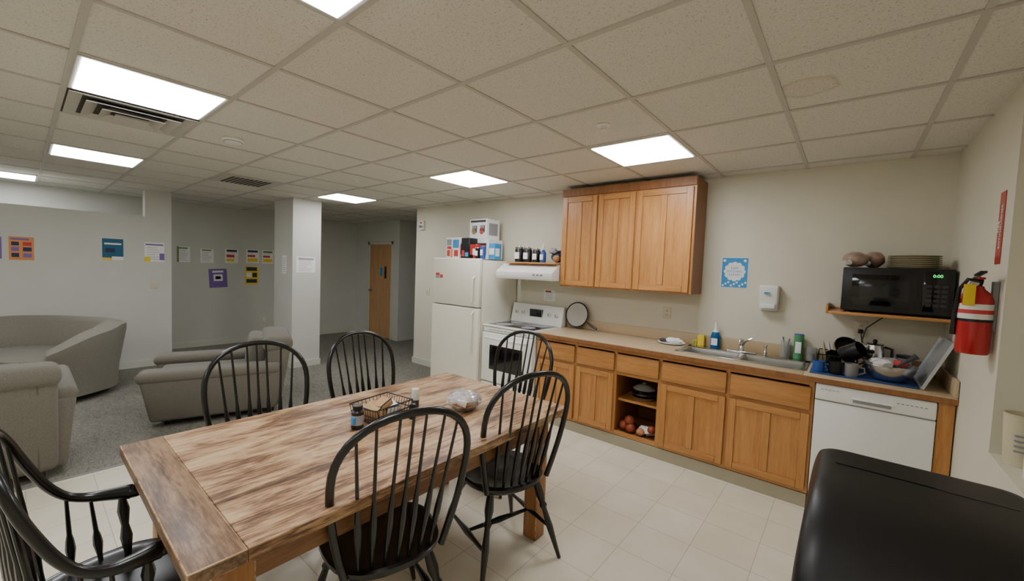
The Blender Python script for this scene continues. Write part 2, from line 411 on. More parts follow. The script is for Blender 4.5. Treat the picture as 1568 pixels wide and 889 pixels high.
def hoop_pts(zs,zt,wb,wm,y0,lean,n=20,zm=.62):
    pts=[]
    zc=zs+(zt-zs)*zm
    for j in range(8):
        t=j/8; z=zs+(zc-zs)*t; pts.append((wb+(wm-wb)*math.sin(t*pi/2),z))
    for j in range(n+1):
        a=pi*j/n; c=math.cos(a); s_=math.sin(a)
        pts.append((wm*math.copysign(abs(c)**.9,c),zc+(zt-zc)*abs(s_)**.9))
    for j in range(7,-1,-1):
        t=j/8; z=zs+(zc-zs)*t; pts.append((-(wb+(wm-wb)*math.sin(t*pi/2)),z))
    return [Vector((x,y0-lean*(z-zs)-.03*math.cos(min(1,abs(x)/wm)*pi/2),z)) for x,z in pts]
SP=[(0,.0065),(.12,.0075),(.3,.0135),(.42,.011),(.5,.007),(.8,.006),(1,.005)]
def chair(loc,rz,name='dining_chair',wide=1.0):
    k=Bd(); zs=.45
    seat(k,.225*wide,.21,.21,zs); legs(k,zs)
    hp=hoop_pts(zs-.01,1.05,.185*wide,.25*wide,-.155,.2)
    k.tube(hp,.0145,BLACK,10)
    ns=7
    for i in range(ns):
        u=(i-(ns-1)/2)/((ns-1)/2)
        xb=u*.135*wide; xt=u*.19*wide
        top=min([p for p in hp if p.z>.8],key=lambda p:abs(p.x-xt)).copy()
        a=Vector((xb,-.178+.02*abs(u),zs-.01)); taper(a,top,BLACK,k,SP)
    return k.done(name,loc,rz)
def place(bx,by,ang,**kw):
    a=math.radians(ang); off=.22
    chair((bx+off*math.cos(a),by+off*math.sin(a),.002),a-pi/2,**kw)
place(-2.60,.88,-6,wide=1.04); place(-2.60,1.54,2)
place(-1.19,.87,165); place(-1.20,1.61,163)
place(-1.94,2.50,-92,wide=1.12)
# continuous-arm windsor at the near end
k=Bd(); zs=.45
seat(k,.25,.22,.22,zs); legs(k,zs,.2)
half=[(.235,.085,.655),(.255,.03,.658),(.265,-.03,.665),(.262,-.08,.69),(.255,-.12,.74),(.248,-.15,.80),(.24,-.18,.87),(.215,-.205,.94),(.17,-.225,.99),(.11,-.238,1.02),(.055,-.245,1.035)]
arm=[Vector(p) for p in half]+[Vector((0,-.248,1.04))]+[Vector((-x,y,z)) for x,y,z in reversed(half)]
rad=[.027,.022,.016]+[.0145]*(len(arm)-6)+[.016,.022,.027]
def smoothpts(P,R_):
    for _ in range(2):
        Q=[P[0]];S=[R_[0]]
        for i in range(len(P)-1):
            Q+= [P[i].lerp(P[i+1],.25),P[i].lerp(P[i+1],.75)]; S+=[R_[i]*.75+R_[i+1]*.25,R_[i]*.25+R_[i+1]*.75]
        Q.append(P[-1]);S.append(R_[-1]); P,R_=Q,S
    return P,R_
arm,rad=smoothpts(arm,rad)
k.tube(arm,rad,BLACK,10)
for sx in (-1,1):
    k.ball((sx*.232,.095,.655),.029,BLACK,(1,1.1,.8))
    taper((sx*.19,.07,zs-.01),(sx*.245,.06,.645),BLACK,k,[(0,.009),(.3,.018),(.5,.011),(.75,.018),(1,.009)])
    taper((sx*.205,.0,zs-.01),(sx*.262,-.02,.655),BLACK,k,SP)
    taper((sx*.205,-.07,zs-.01),(sx*.262,-.08,.69),BLACK,k,SP)
for i in range(9):
    u=(i-4)/4; top=min([p for p in arm if p.z>.8],key=lambda p:abs(p.x-u*.21))
    taper((u*.16,-.185+.05*abs(u),zs-.01),top,BLACK,k,SP)
k.done('dining_armchair',(-1.80,.17,.002),math.radians(0))

# ---------------------------------------------------------------- fridge
k=Bd()
fx0,fx1,fy=-4.02,-3.21,3.3
k.box((fx0,fy+.06,.05),(fx1,3.98,1.64),CREAM,.008); k.box((fx0,fy,.08),(fx1,fy+.055,1.085),CREAM,.012,3); k.box((fx0,fy,1.095),(fx1,fy+.055,1.655),CREAM,.012,3)
k.box((fx0+.02,fy+.03,.004),(fx1-.02,3.9,.07),GREYP); k.box((fx0+.01,fy+.045,1.083),(fx1-.01,fy+.058,1.097),GREYP)
for z0,z1 in ((.55,1.05),(1.13,1.45)):
    k.tube([(fx1-.07,fy,z0),(fx1-.07,fy-.035,z0+.03),(fx1-.07,fy-.04,(z0+z1)/2),(fx1-.07,fy-.035,z1-.03),(fx1-.07,fy,z1)],.012,CREAM,8)
k.box((fx0+.06,fy-.002,1.44),(fx0+.13,fy,1.47),REDI); k.box((fx0+.06,fy-.002,1.405),(fx0+.13,fy,1.435),INKL); k.box((fx0+.14,fy-.002,1.41),(fx0+.19,fy,1.45),REDI)
k.done('refrigerator')
# ---------------------------------------------------------------- stove
k=Bd(); sx0,sx1,sy=-3.19,-2.455,3.35
k.box((sx0,sy+.04,.02),(sx1,3.97,.90),WHT,.005)
k.box((sx0,sy+.01,.895),(sx1,3.97,.915),WHT,.006)
k.box((sx0+.04,sy+.05,.915),(sx1-.04,3.86,.919),DKGL,.001)
for x,y,r in [(sx0+.2,3.52,.1),(sx1-.2,3.52,.08),(sx0+.2,3.75,.08),(sx1-.2,3.75,.1)]:
    k.lathe([(r-.006,0),(r,0),(r,.0012),(r-.006,.0012)],(x,y,.919),INKL,28)
k.box((sx0+.01,sy,.28),(sx1-.01,sy+.04,.83),WHT,.01); k.box((sx0+.13,sy-.004,.42),(sx1-.13,sy+.002,.70),BLKG,.003)
k.box((sx0+.01,sy+.005,.06),(sx1-.01,sy+.04,.265),WHT,.01)
k.box((sx0+.02,sy+.015,.84),(sx1-.02,sy+.045,.89),WHT,.004)
for j in range(10): k.box((sx0+.1+j*.055,sy+.012,.86),(sx0+.14+j*.055,sy+.016,.866),GREYP)
k.tube([(sx0+.07,sy,.78),(sx0+.08,sy-.04,.78),(sx1-.08,sy-.04,.78),(sx1-.07,sy,.78)],.013,WHT,8)
k.hexa([(sx0,3.86,.915),(sx1,3.86,.915),(sx1,3.97,.915),(sx0,3.97,.915),(sx0,3.91,1.14),(sx1,3.91,1.14),(sx1,3.97,1.14),(sx0,3.97,1.14)],WHT,.008)
for x in (sx0+.08,sx0+.18,sx1-.18,sx1-.08):
    k.lathe([(.001,0),(.022,0),(.02,.022),(.001,.024)],(x,3.885,1.04),WPL,16,rotx(pi/2)); k.box((x-.003,3.855,1.025),(x+.003,3.865,1.055),GREYP)
k.box((-2.91,3.872,1.0),(-2.73,3.9,1.09),DKGL,.002)
k.done('electric_stove')
# ---------------------------------------------------------------- range hood
k=Bd()
hx0,hx1=-3.16,-2.378
poly=[(3.52,1.47),(3.52,1.52),(3.66,1.615),(3.995,1.615),(3.995,1.44),(3.54,1.44)]
k.prism(poly,hx0,hx1,WHT,.004,Mx)
k.box((hx0+.1,3.6,1.434),(hx1-.1,3.9,1.441),GREYP)
for j in range(3): k.box((hx1-.25+j*.05,3.516,1.485),(hx1-.22+j*.05,3.521,1.505),GREYP)
k.done('range_hood')
simplebox('hood_shelf_board',(-3.07,3.6,1.616),(-2.39,3.98,1.634),OAKX,.002)

# ---------------------------------------------------------------- cabinets
def pdoor(k,x0,x1,z0,z1,y,two=True,fw=.055,t=.02):
    k.box((x0,y,z0),(x0+fw,y+t,z1),OAK,.002,1); k.box((x1-fw,y,z0),(x1,y+t,z1),OAK,.002,1)
    k.box((x0+fw,y,z0),(x1-fw,y+t,z0+fw),OAKX,.002,1); k.box((x0+fw,y,z1-fw),(x1-fw,y+t,z1),OAKX,.002,1)
    if two:
        c=(x0+x1)/2; k.box((c-fw/2,y,z0+fw),(c+fw/2,y+t,z1-fw),OAK,.002,1)
    k.box((x0+fw-.002,y+.010,z0+fw-.002),(x1-fw+.002,y+t,z1-fw+.002),OAK)
k=Bd(); yf=3.67
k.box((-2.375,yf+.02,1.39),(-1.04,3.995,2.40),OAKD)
k.box((-2.375,yf,1.39),(-1.04,yf+.021,2.40),OAK,.001,1)
for a,b in ((-2.36,-1.965),(-1.95,-1.57),(-1.555,-1.06)): pdoor(k,a,b,1.405,2.315,yf-.02,True,.055)
k.box((-2.375,yf-.012,2.325),(-1.04,yf,2.40),OAKD,.002,1)
k.done('wall_cabinet')

k=Bd(); yc=3.40
segs=[(-2.44,-1.97),(-1.97,-1.56),(-1.56,-1.16),(-1.16,-.65),(-.65,-.135)]
k.box((-2.44,3.96,.1),(-.135,3.98,.88),DARKIN); k.box((-2.44,yc+.02,.1),(-.135,3.98,.12),DARKIN)
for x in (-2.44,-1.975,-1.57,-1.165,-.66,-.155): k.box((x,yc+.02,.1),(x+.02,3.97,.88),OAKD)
k.box((-1.56,yc+.06,.40),(-1.16,3.96,.42),OAKX)
for x in (-2.44,-1.985,-1.58,-1.18,-.67,-.16):
    k.box((x,yc,.1),(x+.03,yc+.02,.88),OAK,.001,1)
for z0,z1 in ((.1,.135),(.645,.675),(.845,.88)): k.box((-2.44,yc+.002,z0),(-.13,yc+.02,z1),OAKX)
for i,(a,b) in enumerate(segs):
    k.box((a+.012,yc-.02,.675),(b-.012,yc,.835),OAKX,.004,2)
    if i!=2: pdoor(k,a+.012,b-.012,.125,.65,yc-.02,True,.05)
k.box((.445,yc-.01,.002),(.515,3.97,.88),OAK,.002)
k.box((-2.44,yc+.05,.003),(-.13,yc+.06,.1),LAMB); 
k.done('base_cabinet')
simplebox('trim_2',(-2.44,yc-.005,.003),(-.135,yc+.049,.095),LAMB)

# counter with sink cut-out
k=Bd(); cy0,cy1,z0,z1=3.36,3.995,.88,.92
sxa,sxb,sya,syb=-1.08,-.20,3.50,3.90
k.box((-2.45,cy0,z0),(sxa,cy1,z1),LAM,.004); k.box((sxb,cy0,z0),(XR-.003,cy1,z1),LAM,.004)
k.box((sxa,cy0,z0),(sxb,sya,z1),LAM,.004); k.box((sxa,syb,z0),(sxb,cy1,z1),LAM,.004)
k.box((-2.45,3.975,z1),(XR-.003,3.997,z1+.1),LAM,.004); k.box((XR-.022,cy0,z1),(XR-.003,3.975,z1+.1),LAM,.004)
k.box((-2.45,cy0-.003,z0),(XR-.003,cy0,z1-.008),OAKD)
k.done('countertop')
k=Bd(); rim=.02; zr=.922
def basin(a,b,c,d,depth):
    t=[(a,c,zr+.003),(b,c,zr+.003),(b,d,zr+.003),(a,d,zr+.003)]; i=.012
    t1=[(a+i,c+i,zr-.004),(b-i,c+i,zr-.004),(b-i,d-i,zr-.004),(a+i,d-i,zr-.004)]
    j=.03; t2=[(a+j,c+j,zr-depth),(b-j,c+j,zr-depth),(b-j,d-j,zr-depth),(a+j,d-j,zr-depth)]
    k.rings([t,t1,t2],STEEL,caps=False); i_=k.mi(STEEL)
    f=k.bm.faces.new([k.bm.verts.new(p) for p in t2]); f.material_index=i_
    k.lathe([(.001,.002),(.03,.002),(.035,.001),(.035,0)],((a+b)/2,(c+d)/2,zr-depth),GREYP,16)
xm=(sxa+sxb)/2
basin(sxa+rim,xm-.015,sya+rim,syb-.07,.17); basin(xm+.015,sxb-rim,sya+rim,syb-.07,.17)
for a,b in (((sxa-.01,sya-.01),(sxb+.01,sya+rim)),((sxa-.01,syb-.07),(sxb+.01,syb+.01)),((sxa-.01,sya),(sxa+rim,syb)),((sxb-rim,sya),(sxb+.01,syb)),((xm-.015,sya),(xm+.015,syb-.05))):
    k.box((a[0],a[1],.9205),(b[0],b[1],.925),STEEL,.0015,1)
k.done('kitchen_sink')
k=Bd(); X0=-.66;Y0=3.87
k.box((X0-.11,Y0-.025,.925),(X0+.11,Y0+.025,.94),CHROME,.006)
k.lathe([(.022,0),(.02,.03),(.014,.045),(.001,.047)],(X0,Y0,.94),CHROME,16)
k.tube([(X0,Y0,.96),(X0,Y0-.01,1.0),(X0+.01,Y0-.06,1.04),(X0+.015,Y0-.14,1.055),(X0+.018,Y0-.19,1.045),(X0+.018,Y0-.2,1.02)],[.012,.012,.011,.010,.010,.011],CHROME,10)
k.tube([(X0,Y0,.98),(X0+.02,Y0,1.02),(X0+.07,Y0+.01,1.05)],[.016,.010,.007],CHROME,8)
k.lathe([(.014,0),(.014,.03),(.01,.04),(.01,.07),(.016,.075),(.014,.09),(.001,.092)],(X0+.17,Y0,.925),CHROME,12)
k.done('kitchen_faucet')

# dishwasher
k=Bd(); dx0,dx1=-.125,.44
k.box((dx0+.005,yc+.03,.11),(dx1-.005,3.95,.875),WPL)
k.box((dx0,yc-.03,.12),(dx1,yc+.03,.765),WHT,.006); k.box((dx0,yc-.035,.77),(dx1,yc+.03,.873),WHT,.008,3)
k.box((dx0+.19,yc-.0385,.785),(dx1-.19,yc-.030,.81),INKL,.003); k.box((dx0+.18,yc-.05,.808),(dx1-.18,yc-.034,.818),WHT,.004)
k.box((dx0+.004,yc-.031,.764),(dx1-.004,yc-.02,.771),GREYP)
for j in range(5): k.box((dx0+.03+j*.02,yc-.037,.84),(dx0+.042+j*.02,yc-.034,.843),GREYP)
for j in range(7): k.box((dx1-.17+j*.02,yc-.037,.83),(dx1-.158+j*.02,yc-.034,.834),GREYP)
k.box((dx0+.01,yc+.03,.004),(dx1-.01,yc+.05,.11),WHT)
k.done('dishwasher')

# microwave shelf + microwave
k=Bd(); k.box((-.10,3.64,1.325),(.515,3.99,1.345),OAKX,.003); k.box((-.115,3.64,1.325),(-.10,3.99,1.39),OAK,.003); k.box((-.10,3.975,1.345),(.515,3.99,1.36),OAKX,.002)
k.done('microwave_shelf')
k=Bd(); mx0,mx1,my=-.035,.505,3.66
k.box((mx0,my+.02,1.358),(mx1,3.965,1.655),BLKP,.006); k.box((mx0,my,1.358),(mx1,my+.022,1.655),BLKP,.008)
k.box((mx0+.05,my-.003,1.40),(mx1-.17,my+.002,1.61),BLKG,.002); k.box((mx0+.09,my-.0045,1.435),(mx1-.20,my-.002,1.575),DKGL,.001)
k.box((mx1-.14,my-.004,1.38),(mx1-.015,my+.002,1.64),BLKG,.002)
for r in range(5):
    for c in range(3): k.box((mx1-.125+c*.035,my-.006,1.415+r*.03),(mx1-.1+c*.035,my-.003,1.432+r*.03),KEYP)
for x in (mx0+.04,mx1-.04):
    for y in (3.7,3.92): k.lathe([(.015,0),(.012,.012)],(x,y,1.3455),BLKP,10)
mw=k.done('microwave_oven')
text('0:00',.026,T(mx1-.078,my-.006,1.608)@rotx(pi/2),GREENL,mw,'clock_digits')
k=Bd()
for i in range(7): 
    z=1.656+i*.0125; k.lathe([(.07,0),(.10,.002),(.13,.007),(.133,.010),(.13,.0115),(.07,.006),(.001,.006)],(.325,3.80,z),PLATE,32); k.lathe([(.118,-.001),(.118,.006)],(.325,3.80,z),PLATED,24)
k.done('plate_stack')
for i,(x,y,sx,zz,r) in enumerate([(.025,3.75,1.0,.66,.08),(.125,3.86,.9,.76,.074)]):
    k=Bd(); k.ball((x,y,1.657+r*zz),r*.96,BREAD,(sx*.9,1.1,zz),16,.003); k.ball((x,y,1.658+r*zz*1.03),r*1.0,CLEAR,(sx*.95,1.14,zz+.01),16,.003)
    k.tube([(x-.03,y-.08,1.69),(x-.05,y-.10,1.68),(x-.06,y-.10,1.70)],[.02,.008,.02],PLBAG,8); k.done('bagged_bread')

# wall fixtures -------------------------------------------------
def kwplate(name,x,z,w=.075,h=.115,kind='outlet'):
    k=Bd(); k.box((x-w/2,YK-.007,z-h/2),(x+w/2,YK,z+h/2),SOCK,.003)
    if kind=='outlet':
        for dz in (-.02,.02): k.box((x-.014,YK-.009,z+dz-.014),(x+.014,YK-.006,z+dz+.014),SOCK,.003); k.box((x-.007,YK-.0095,z+dz-.006),(x-.004,YK-.008,z+dz+.006),INK); k.box((x+.004,YK-.0095,z+dz-.006),(x+.007,YK-.008,z+dz+.006),INK)
    else: k.box((x-.005,YK-.016,z-.01),(x+.005,YK-.006,z+.012),SOCK,.002)
    k.done(name)
kwplate('wall_outlet',-1.34,1.185); kwplate('wall_outlet',.09,1.21); kwplate('light_switch',-4.98,1.16,kind='sw')
k=Bd(); k.box((-5.19,YK-.04,2.10),(-5.09,YK,2.24),WPL,.006); k.box((-5.17,YK-.06,2.13),(-5.11,YK-.04,2.17),CLEAR,.004); k.box((-5.16,YK-.042,2.19),(-5.12,YK-.039,2.22),REDI); k.done('fire_alarm_strobe')
def xplate(name,x,y,z,kind='sw'):
    k=Bd(); k.box((x,y-.038,z-.058),(x+.007,y+.038,z+.058),SOCK,.003); k.box((x+.006,y-.005,z-.01),(x+.015,y+.005,z+.012),SOCK,.002)
    if kind!='sw': k.box((x+.007,y-.014,z+.008),(x+.009,y+.014,z+.034),WPL); k.box((x+.007,y-.014,z-.034),(x+.009,y+.014,z-.008),WPL)
    k.done(name)
xplate('light_switch',-7.45,1.19,1.14); xplate('wall_outlet',XF,2.98,.385,'o')
k=Bd(); k.box((-8.24,YD-.008,1.08),(-8.17,YD,1.2),SOCK,.003); k.box((-8.21,YD-.014,1.13),(-8.2,YD-.007,1.15),SOCK); k.done('light_switch')
k=Bd()
k.hexa([(-.565,3.93,1.29),(-.435,3.93,1.29),(-.435,YK,1.29),(-.565,YK,1.29),(-.57,3.89,1.5),(-.43,3.89,1.5),(-.43,YK,1.5),(-.57,YK,1.5)],WPL,.015,3)
k.box((-.55,3.895,1.31),(-.45,3.93,1.35),WPL,.006); k.box((-.53,3.885,1.43),(-.49,3.898,1.445),LBLUE,.001)
k.done('soap_dispenser')
k=Bd(); px0,px1,pz0,pz1=-.885,-.67,1.46,1.73
k.box((px0,YK-.003,pz0),(px1,YK,pz1),PAPER); k.box((px0+.006,YK-.004,pz0+.006),(px1-.006,YK-.003,pz1-.006),LBLUE)
cx_,cz_=(px0+px1)/2,(pz0+pz1)/2+.01
for j in range(12):
    a=2*pi*j/12; k.lathe([(.001,0),(.02,0),(.02,.001),(.001,.001)],(cx_+.066*math.cos(a),YK-.004,cz_+.066*math.sin(a)),PAPER,14,rotx(pi/2))
k.lathe([(.001,0),(.07,0),(.07,.0012),(.001,.0012)],(cx_,YK-.004,cz_),PAPER,28,rotx(pi/2))
for j in range(9): k.lathe([(.001,0),(.009,0),(.009,.001),(.001,.001)],(px0+.02+j*.022,YK-.004,pz0+.022+(j%3)*.014),PAPER,12,rotx(pi/2))
for x in (px0+.025,px1-.03): k.lathe([(.001,0),(.012,0),(.012,.001),(.001,.001)],(x,YK-.004,pz1-.03),PAPER,12,rotx(pi/2))
po=k.done('kitchen_poster')
text('KEEP\nKITCHEN\nCLEAN',.028,T(cx_,YK-.006,cz_)@rotx(pi/2),LBLUE,po)
def sheet(name,x,y0,y1,z0,z1,base,blocks,rot=0,lines=0,ink=None):
    k=Bd(); cy=(y0+y1)/2; cz=(z0+z1)/2; w=y1-y0; h=z1-z0
    k.T=T(x,cy,cz)@rotx(rot)
    k.box((0.0005,-w/2,-h/2),(.002,w/2,h/2),base)
    for (u0,v0,u1,v1,m) in blocks: k.box((.002,-w/2+u0*w,-h/2+v0*h),(.003,-w/2+u1*w,-h/2+v1*h),m)
    for j in range(lines):
        v=.12+.6*j/max(1,lines-1); L=.55+.3*random.random()
        k.box((.002,-w/2+.12*w,-h/2+v*h),(.0028,-w/2+L*w,-h/2+(v+.02)*h),ink or INKL)
    return k.done(name,smooth=False)
XW=-7.45
sheet('orange_poster',XW,-.08,.11,1.43,1.70,ORANGE,[(.08,.86,.8,.94,PURPLE),(.1,.12,.4,.3,NAVY),(.1,.38,.4,.56,PURPLE),(.1,.62,.4,.78,NAVY),(.55,.12,.9,.3,PURPLE),(.55,.38,.9,.56,NAVY),(.55,.62,.9,.78,REDI)])
sheet('covid_poster',XW,-.40,-.13,1.44,1.69,PURPLE,[(.1,.7,.9,.9,PAPER)],lines=3)
sheet('teal_poster',XW,.68,.88,1.465,1.74,TEALP,[(.1,.72,.9,.8,PAPER),(.0,.0,.45,.10,YEL),(.45,.0,1,.16,PAPER),(.15,.35,.6,.55,NAVY)])
sheet('wall_notice',XW,1.09,1.30,1.455,1.72,PAPER,[(.05,.85,.95,.93,PURPLE),(.75,.1,1,.45,PURPLE),(.0,.0,.3,.25,YEL)],0,6)
sheet('event_flyer',XF,1.66,1.84,1.45,1.71,PAPER,[(.1,.85,.8,.95,GREEN),(0,0,.15,1,GREEN)],0,7)
sheet('event_flyer',XF,1.98,2.17,1.45,1.69,PAPER,[(.1,.85,.8,.95,GREEN)],0,7)
sheet('event_flyer',XF,2.34,2.54,1.46,1.71,PAPER,[(.1,.1,.7,.3,YEL),(.1,.8,.9,.95,INK),(.1,.4,.7,.6,REDI)],0,3)
sheet('event_flyer',XF,2.67,2.88,1.47,1.72,PAPER,[(.1,.1,.9,.35,YEL),(.1,.8,.9,.95,NAVY),(.1,.45,.7,.6,REDI)],0,2)
sheet('event_flyer',XF,2.93,3.13,1.47,1.72,PAPER,[(.1,.1,.9,.35,YEL),(.1,.8,.9,.95,GREEN),(.1,.45,.7,.6,REDI)],0,2)
sheet('purple_poster',XF,2.10,2.37,1.02,1.35,PURPLE,[(.2,.8,.8,.9,PAPER),(.25,.35,.75,.7,PAPER),(.35,.45,.65,.6,PURPLE)],math.radians(3))
sheet('yellow_poster',XF,2.65,2.87,1.07,1.41,YEL,[(.1,.75,.9,.95,NAVY),(.1,.1,.9,.3,NAVY),(.1,.4,.5,.65,PAPER),(.55,.4,.9,.65,INK)])
sheet('pillar_notice',-6.1,2.52,2.79,1.38,1.61,PAPER,[(.1,.8,.9,.92,INKL)],0,7)
k=Bd(); k.box((-6.45,2.467,1.35),(-6.3,2.4695,1.62),PAPER)
for j in range(8): k.box((-6.43,2.466,1.38+j*.028),(-6.33,2.4675,1.386+j*.028),INKL)
k.done('schedule_sheet')
sheet('room_sign',-6.97,5.3,5.45,1.5,1.75,REDI,[(.1,.1,.9,.9,PAPER),(.2,.5,.8,.8,INK)])
k=Bd(); k.box((-2.80,YK-.002,1.19),(-2.64,YK-.0005,1.32),PAPER)
for j in range(5): k.box((-2.78,YK-.003,1.21+j*.02),(-2.68,YK-.002,1.214+j*.02),INKL)
k.box((-2.78,YK-.003,1.29),(-2.7,YK-.002,1.31),REDI); k.done('stove_notice')
k=Bd(); k.box((XR-.003,2.82,1.66),(XR-.0005,2.905,1.99),RED); po=k.done('fire_extinguisher_sign',smooth=False)
text('FIRE\nEXTINGUISHER',.03,T(XR-.005,2.862,1.83)@rotz(-pi/2)@rotx(pi/2)@rotz(pi/2),PAPER,po)

# fire extinguishers
def exting(name,x,y,z,r,h,tag=True):
    k=Bd()
    k.lathe([(.001,0),(r*.9,0),(r,.012),(r,h*.66),(r*.85,h*.74),(r*.45,h*.80),(r*.35,h*.84),(.001,h*.85)],(x,y,z),RED,24)
    k.lathe([(.014,0),(.018,.02),(.018,.04),(.001,.045)],(x,y,z+h*.84),BLKP,12)
    k.box((x-.012,y-.07,z+h*.92),(x+.012,y+.03,z+h*.95),BLKP,.004); k.hexa([(x-.01,y-.09,z+h*1.0),(x+.01,y-.09,z+h*1.0),(x+.01,y+.03,z+h*.96),(x-.01,y+.03,z+h*.96),(x-.01,y-.09,z+h*1.025),(x+.01,y-.09,z+h*1.025),(x+.01,y+.03,z+h*.985),(x-.01,y+.03,z+h*.985)],BLKP)
    k.lathe([(.001,0),(.016,0),(.016,.008),(.001,.009)],(x-.015,y-.02,z+h*.88),WPL,14,rotx(pi/2))
    k.tube([(x,y-.04,z+h*.90),(x-.04,y-.06,z+h*.92),(x-.06,y-.03,z+h*.80),(x-r-.008,y,z+h*.5),(x-r-.006,y+.01,z+h*.22)],[.008,.008,.008,.009,.013],BLKP,8)
    k.lathe([(r+.001,0),(r+.001,h*.20)],(x,y,z+h*.42),WPL,24)
    k.lathe([(r+.0015,0),(r+.0015,h*.035)],(x,y,z+h*.40),BLKP,24); k.lathe([(r+.002,0),(r+.002,h*.05)],(x,y,z+h*.50),REDI,24)
    k.box((x+r*.8,y-.02,z+h*.3),(x+r+.006,y+.02,z+h*.9),GREYP)
    if tag: 
        k.box((x-r*.95,y-r-.012,z+h*.60),(x-r*.25,y-r-.009,z+h*.86),YEL,.001); k.tube([(x-.01,y-.03,z+h*.92),(x-r*.6,y-r-.01,z+h*.85)],.002,WPL,5)
    return k.done(name)
exting('fire_extinguisher',.456,2.80,1.245,.056,.37)
exting('fire_extinguisher',-4.62,3.90,.40,.06,.42,False)

# ---------------------------------------------------------------- items on fridge
def carton(name,a,b,base,labels):
    k=Bd(); k.box(a,b,base,.003,1); w=b[0]-a[0]; h=b[2]-a[2]
    for u0,v0,u1,v1,m in labels: k.box((a[0]+u0*w,a[1]-.0015,a[2]+v0*h),(a[0]+u1*w,a[1]+.001,a[2]+v1*h),m)
    d=b[1]-a[1]
    k.box((b[0]-.001,a[1]+.1*d,a[2]+.2*h),(b[0]+.0015,a[1]+.7*d,a[2]+.7*h),labels[0][4])
    return k.done(name)
zf=1.656
carton('cereal_box',(-3.99,3.48,zf),(-3.74,3.60,zf+.26),PAPER,[(.08,.1,.3,.4,REDI),(.35,.05,.5,.45,ORANGE),(.5,.5,.95,.9,LBLUE),(.6,.1,.9,.4,REDI),(.05,.62,.4,.92,INKL),(.08,.45,.4,.58,REDI)])
carton('coffee_maker_box',(-3.80,3.66,zf),(-3.42,3.92,zf+.25),PAPER,[(.05,.1,.3,.9,INKL),(.45,.2,.9,.8,INK)])
k=Bd()
a,b=(-3.76,3.66,zf+.251),(-3.46,3.90,zf+.50); k.box(a,b,PAPER,.003,1)
for u in (.27,.72):   # printed kettles on the box front
    x=a[0]+u*(b[0]-a[0]); 
    k.lathe([(.001,0),(.042,0),(.042,.0015),(.001,.0015)],(x,3.6595,a[2]+.10),INKL,18,rotx(pi/2)); k.box((x-.03,3.658,a[2]+.10),(x+.03,3.6595,a[2]+.17),INKL); k.box((x-.018,3.657,a[2]+.06),(x+.018,3.6585,a[2]+.14),REDI if u>.5 else CARD); k.box((x+.035,3.658,a[2]+.08),(x+.05,3.6595,a[2]+.17),INK)
k.box((a[0]+.02,3.6585,b[2]-.04),(b[0]-.02,3.66,b[2]-.015),INK); k.box((b[0],3.70,a[2]+.05),(b[0]+.0015,3.86,b[2]-.05),INKL)
k.done('kettle_box')
carton('snack_box',(-3.69,3.46,zf),(-3.55,3.6,zf+.25),BLKP,[(.1,.1,.4,.4,REDI),(.5,.1,.9,.3,LBLUE)])
carton('tea_box',(-3.36,3.60,zf),(-3.26,3.72,zf+.19),LBLUE,[(.1,.3,.9,.7,PAPER)])
def can(name,x,y,z,r,h,m,lid=STEEL):
    k=Bd(); k.lathe([(.001,0),(r*.95,0),(r,.006),(r,h-.008)],(x,y,z),m,20); k.lathe([(r,h-.008),(r*.93,h),(.001,h)],(x,y,z),lid,20)
    k.box((x-r*.6,y-r-.001,z+h*.25),(x+r*.6,y-r*.78,z+h*.7),PAPER,.001); return k.done(name)
can('coffee_can',-3.46,3.5,zf,.045,.17,RED,RED); can('drink_can',-3.37,3.43,zf,.033,.13,BLKP); can('snack_can',-3.28,3.42,zf,.03,.15,BLUE,REDI)
zh=1.635
def canister(x,y,r,h):
    k=Bd(); k.lathe([(.001,0),(r,0),(r,h*.75),(r*.9,h*.8),(.001,h*.8)],(x,y,zh),BLKP,20); k.lathe([(r*.92,h*.8),(r*.95,h*.82),(r*.95,h*.92),(r*.3,h*.95),(r*.25,h),(.001,h)],(x,y,zh),STEEL,20)
    k.box((x-r*.6,y-r-.002,zh+h*.2),(x+r*.6,y-r*.8,zh+h*.6),PAPER); k.done('storage_canister')
canister(-3.0,3.75,.055,.19); canister(-2.87,3.74,.05,.18); canister(-2.76,3.76,.046,.165)
k=Bd(); k.lathe([(.001,0),(.032,0),(.034,.02),(.034,.11),(.012,.14),(.012,.16),(.001,.16)],(-2.64,3.72,zh),BLUE,16); k.lathe([(.012,.14),(.014,.17),(.006,.215),(.001,.22)],(-2.64,3.72,zh),WPL,12); k.tube([(-2.64,3.69,zh+.165),(-2.64,3.68,zh+.12)],.005,WPL,6); k.box((-2.66,3.683,zh+.03),(-2.62,3.69,zh+.09),PAPER); k.done('spray_bottle')
k=Bd(); k.ball((-2.49,3.8,zh+.075),.08,NAVY,(1.1,.9,.8),14,.008); k.ball((-2.46,3.72,zh+.05),.04,CARD,(1.2,.8,.9),12,.005); k.ball((-2.52,3.74,zh+.13),.05,INKL,(1.1,.8,.6),12,.008); k.done('oven_mitts')

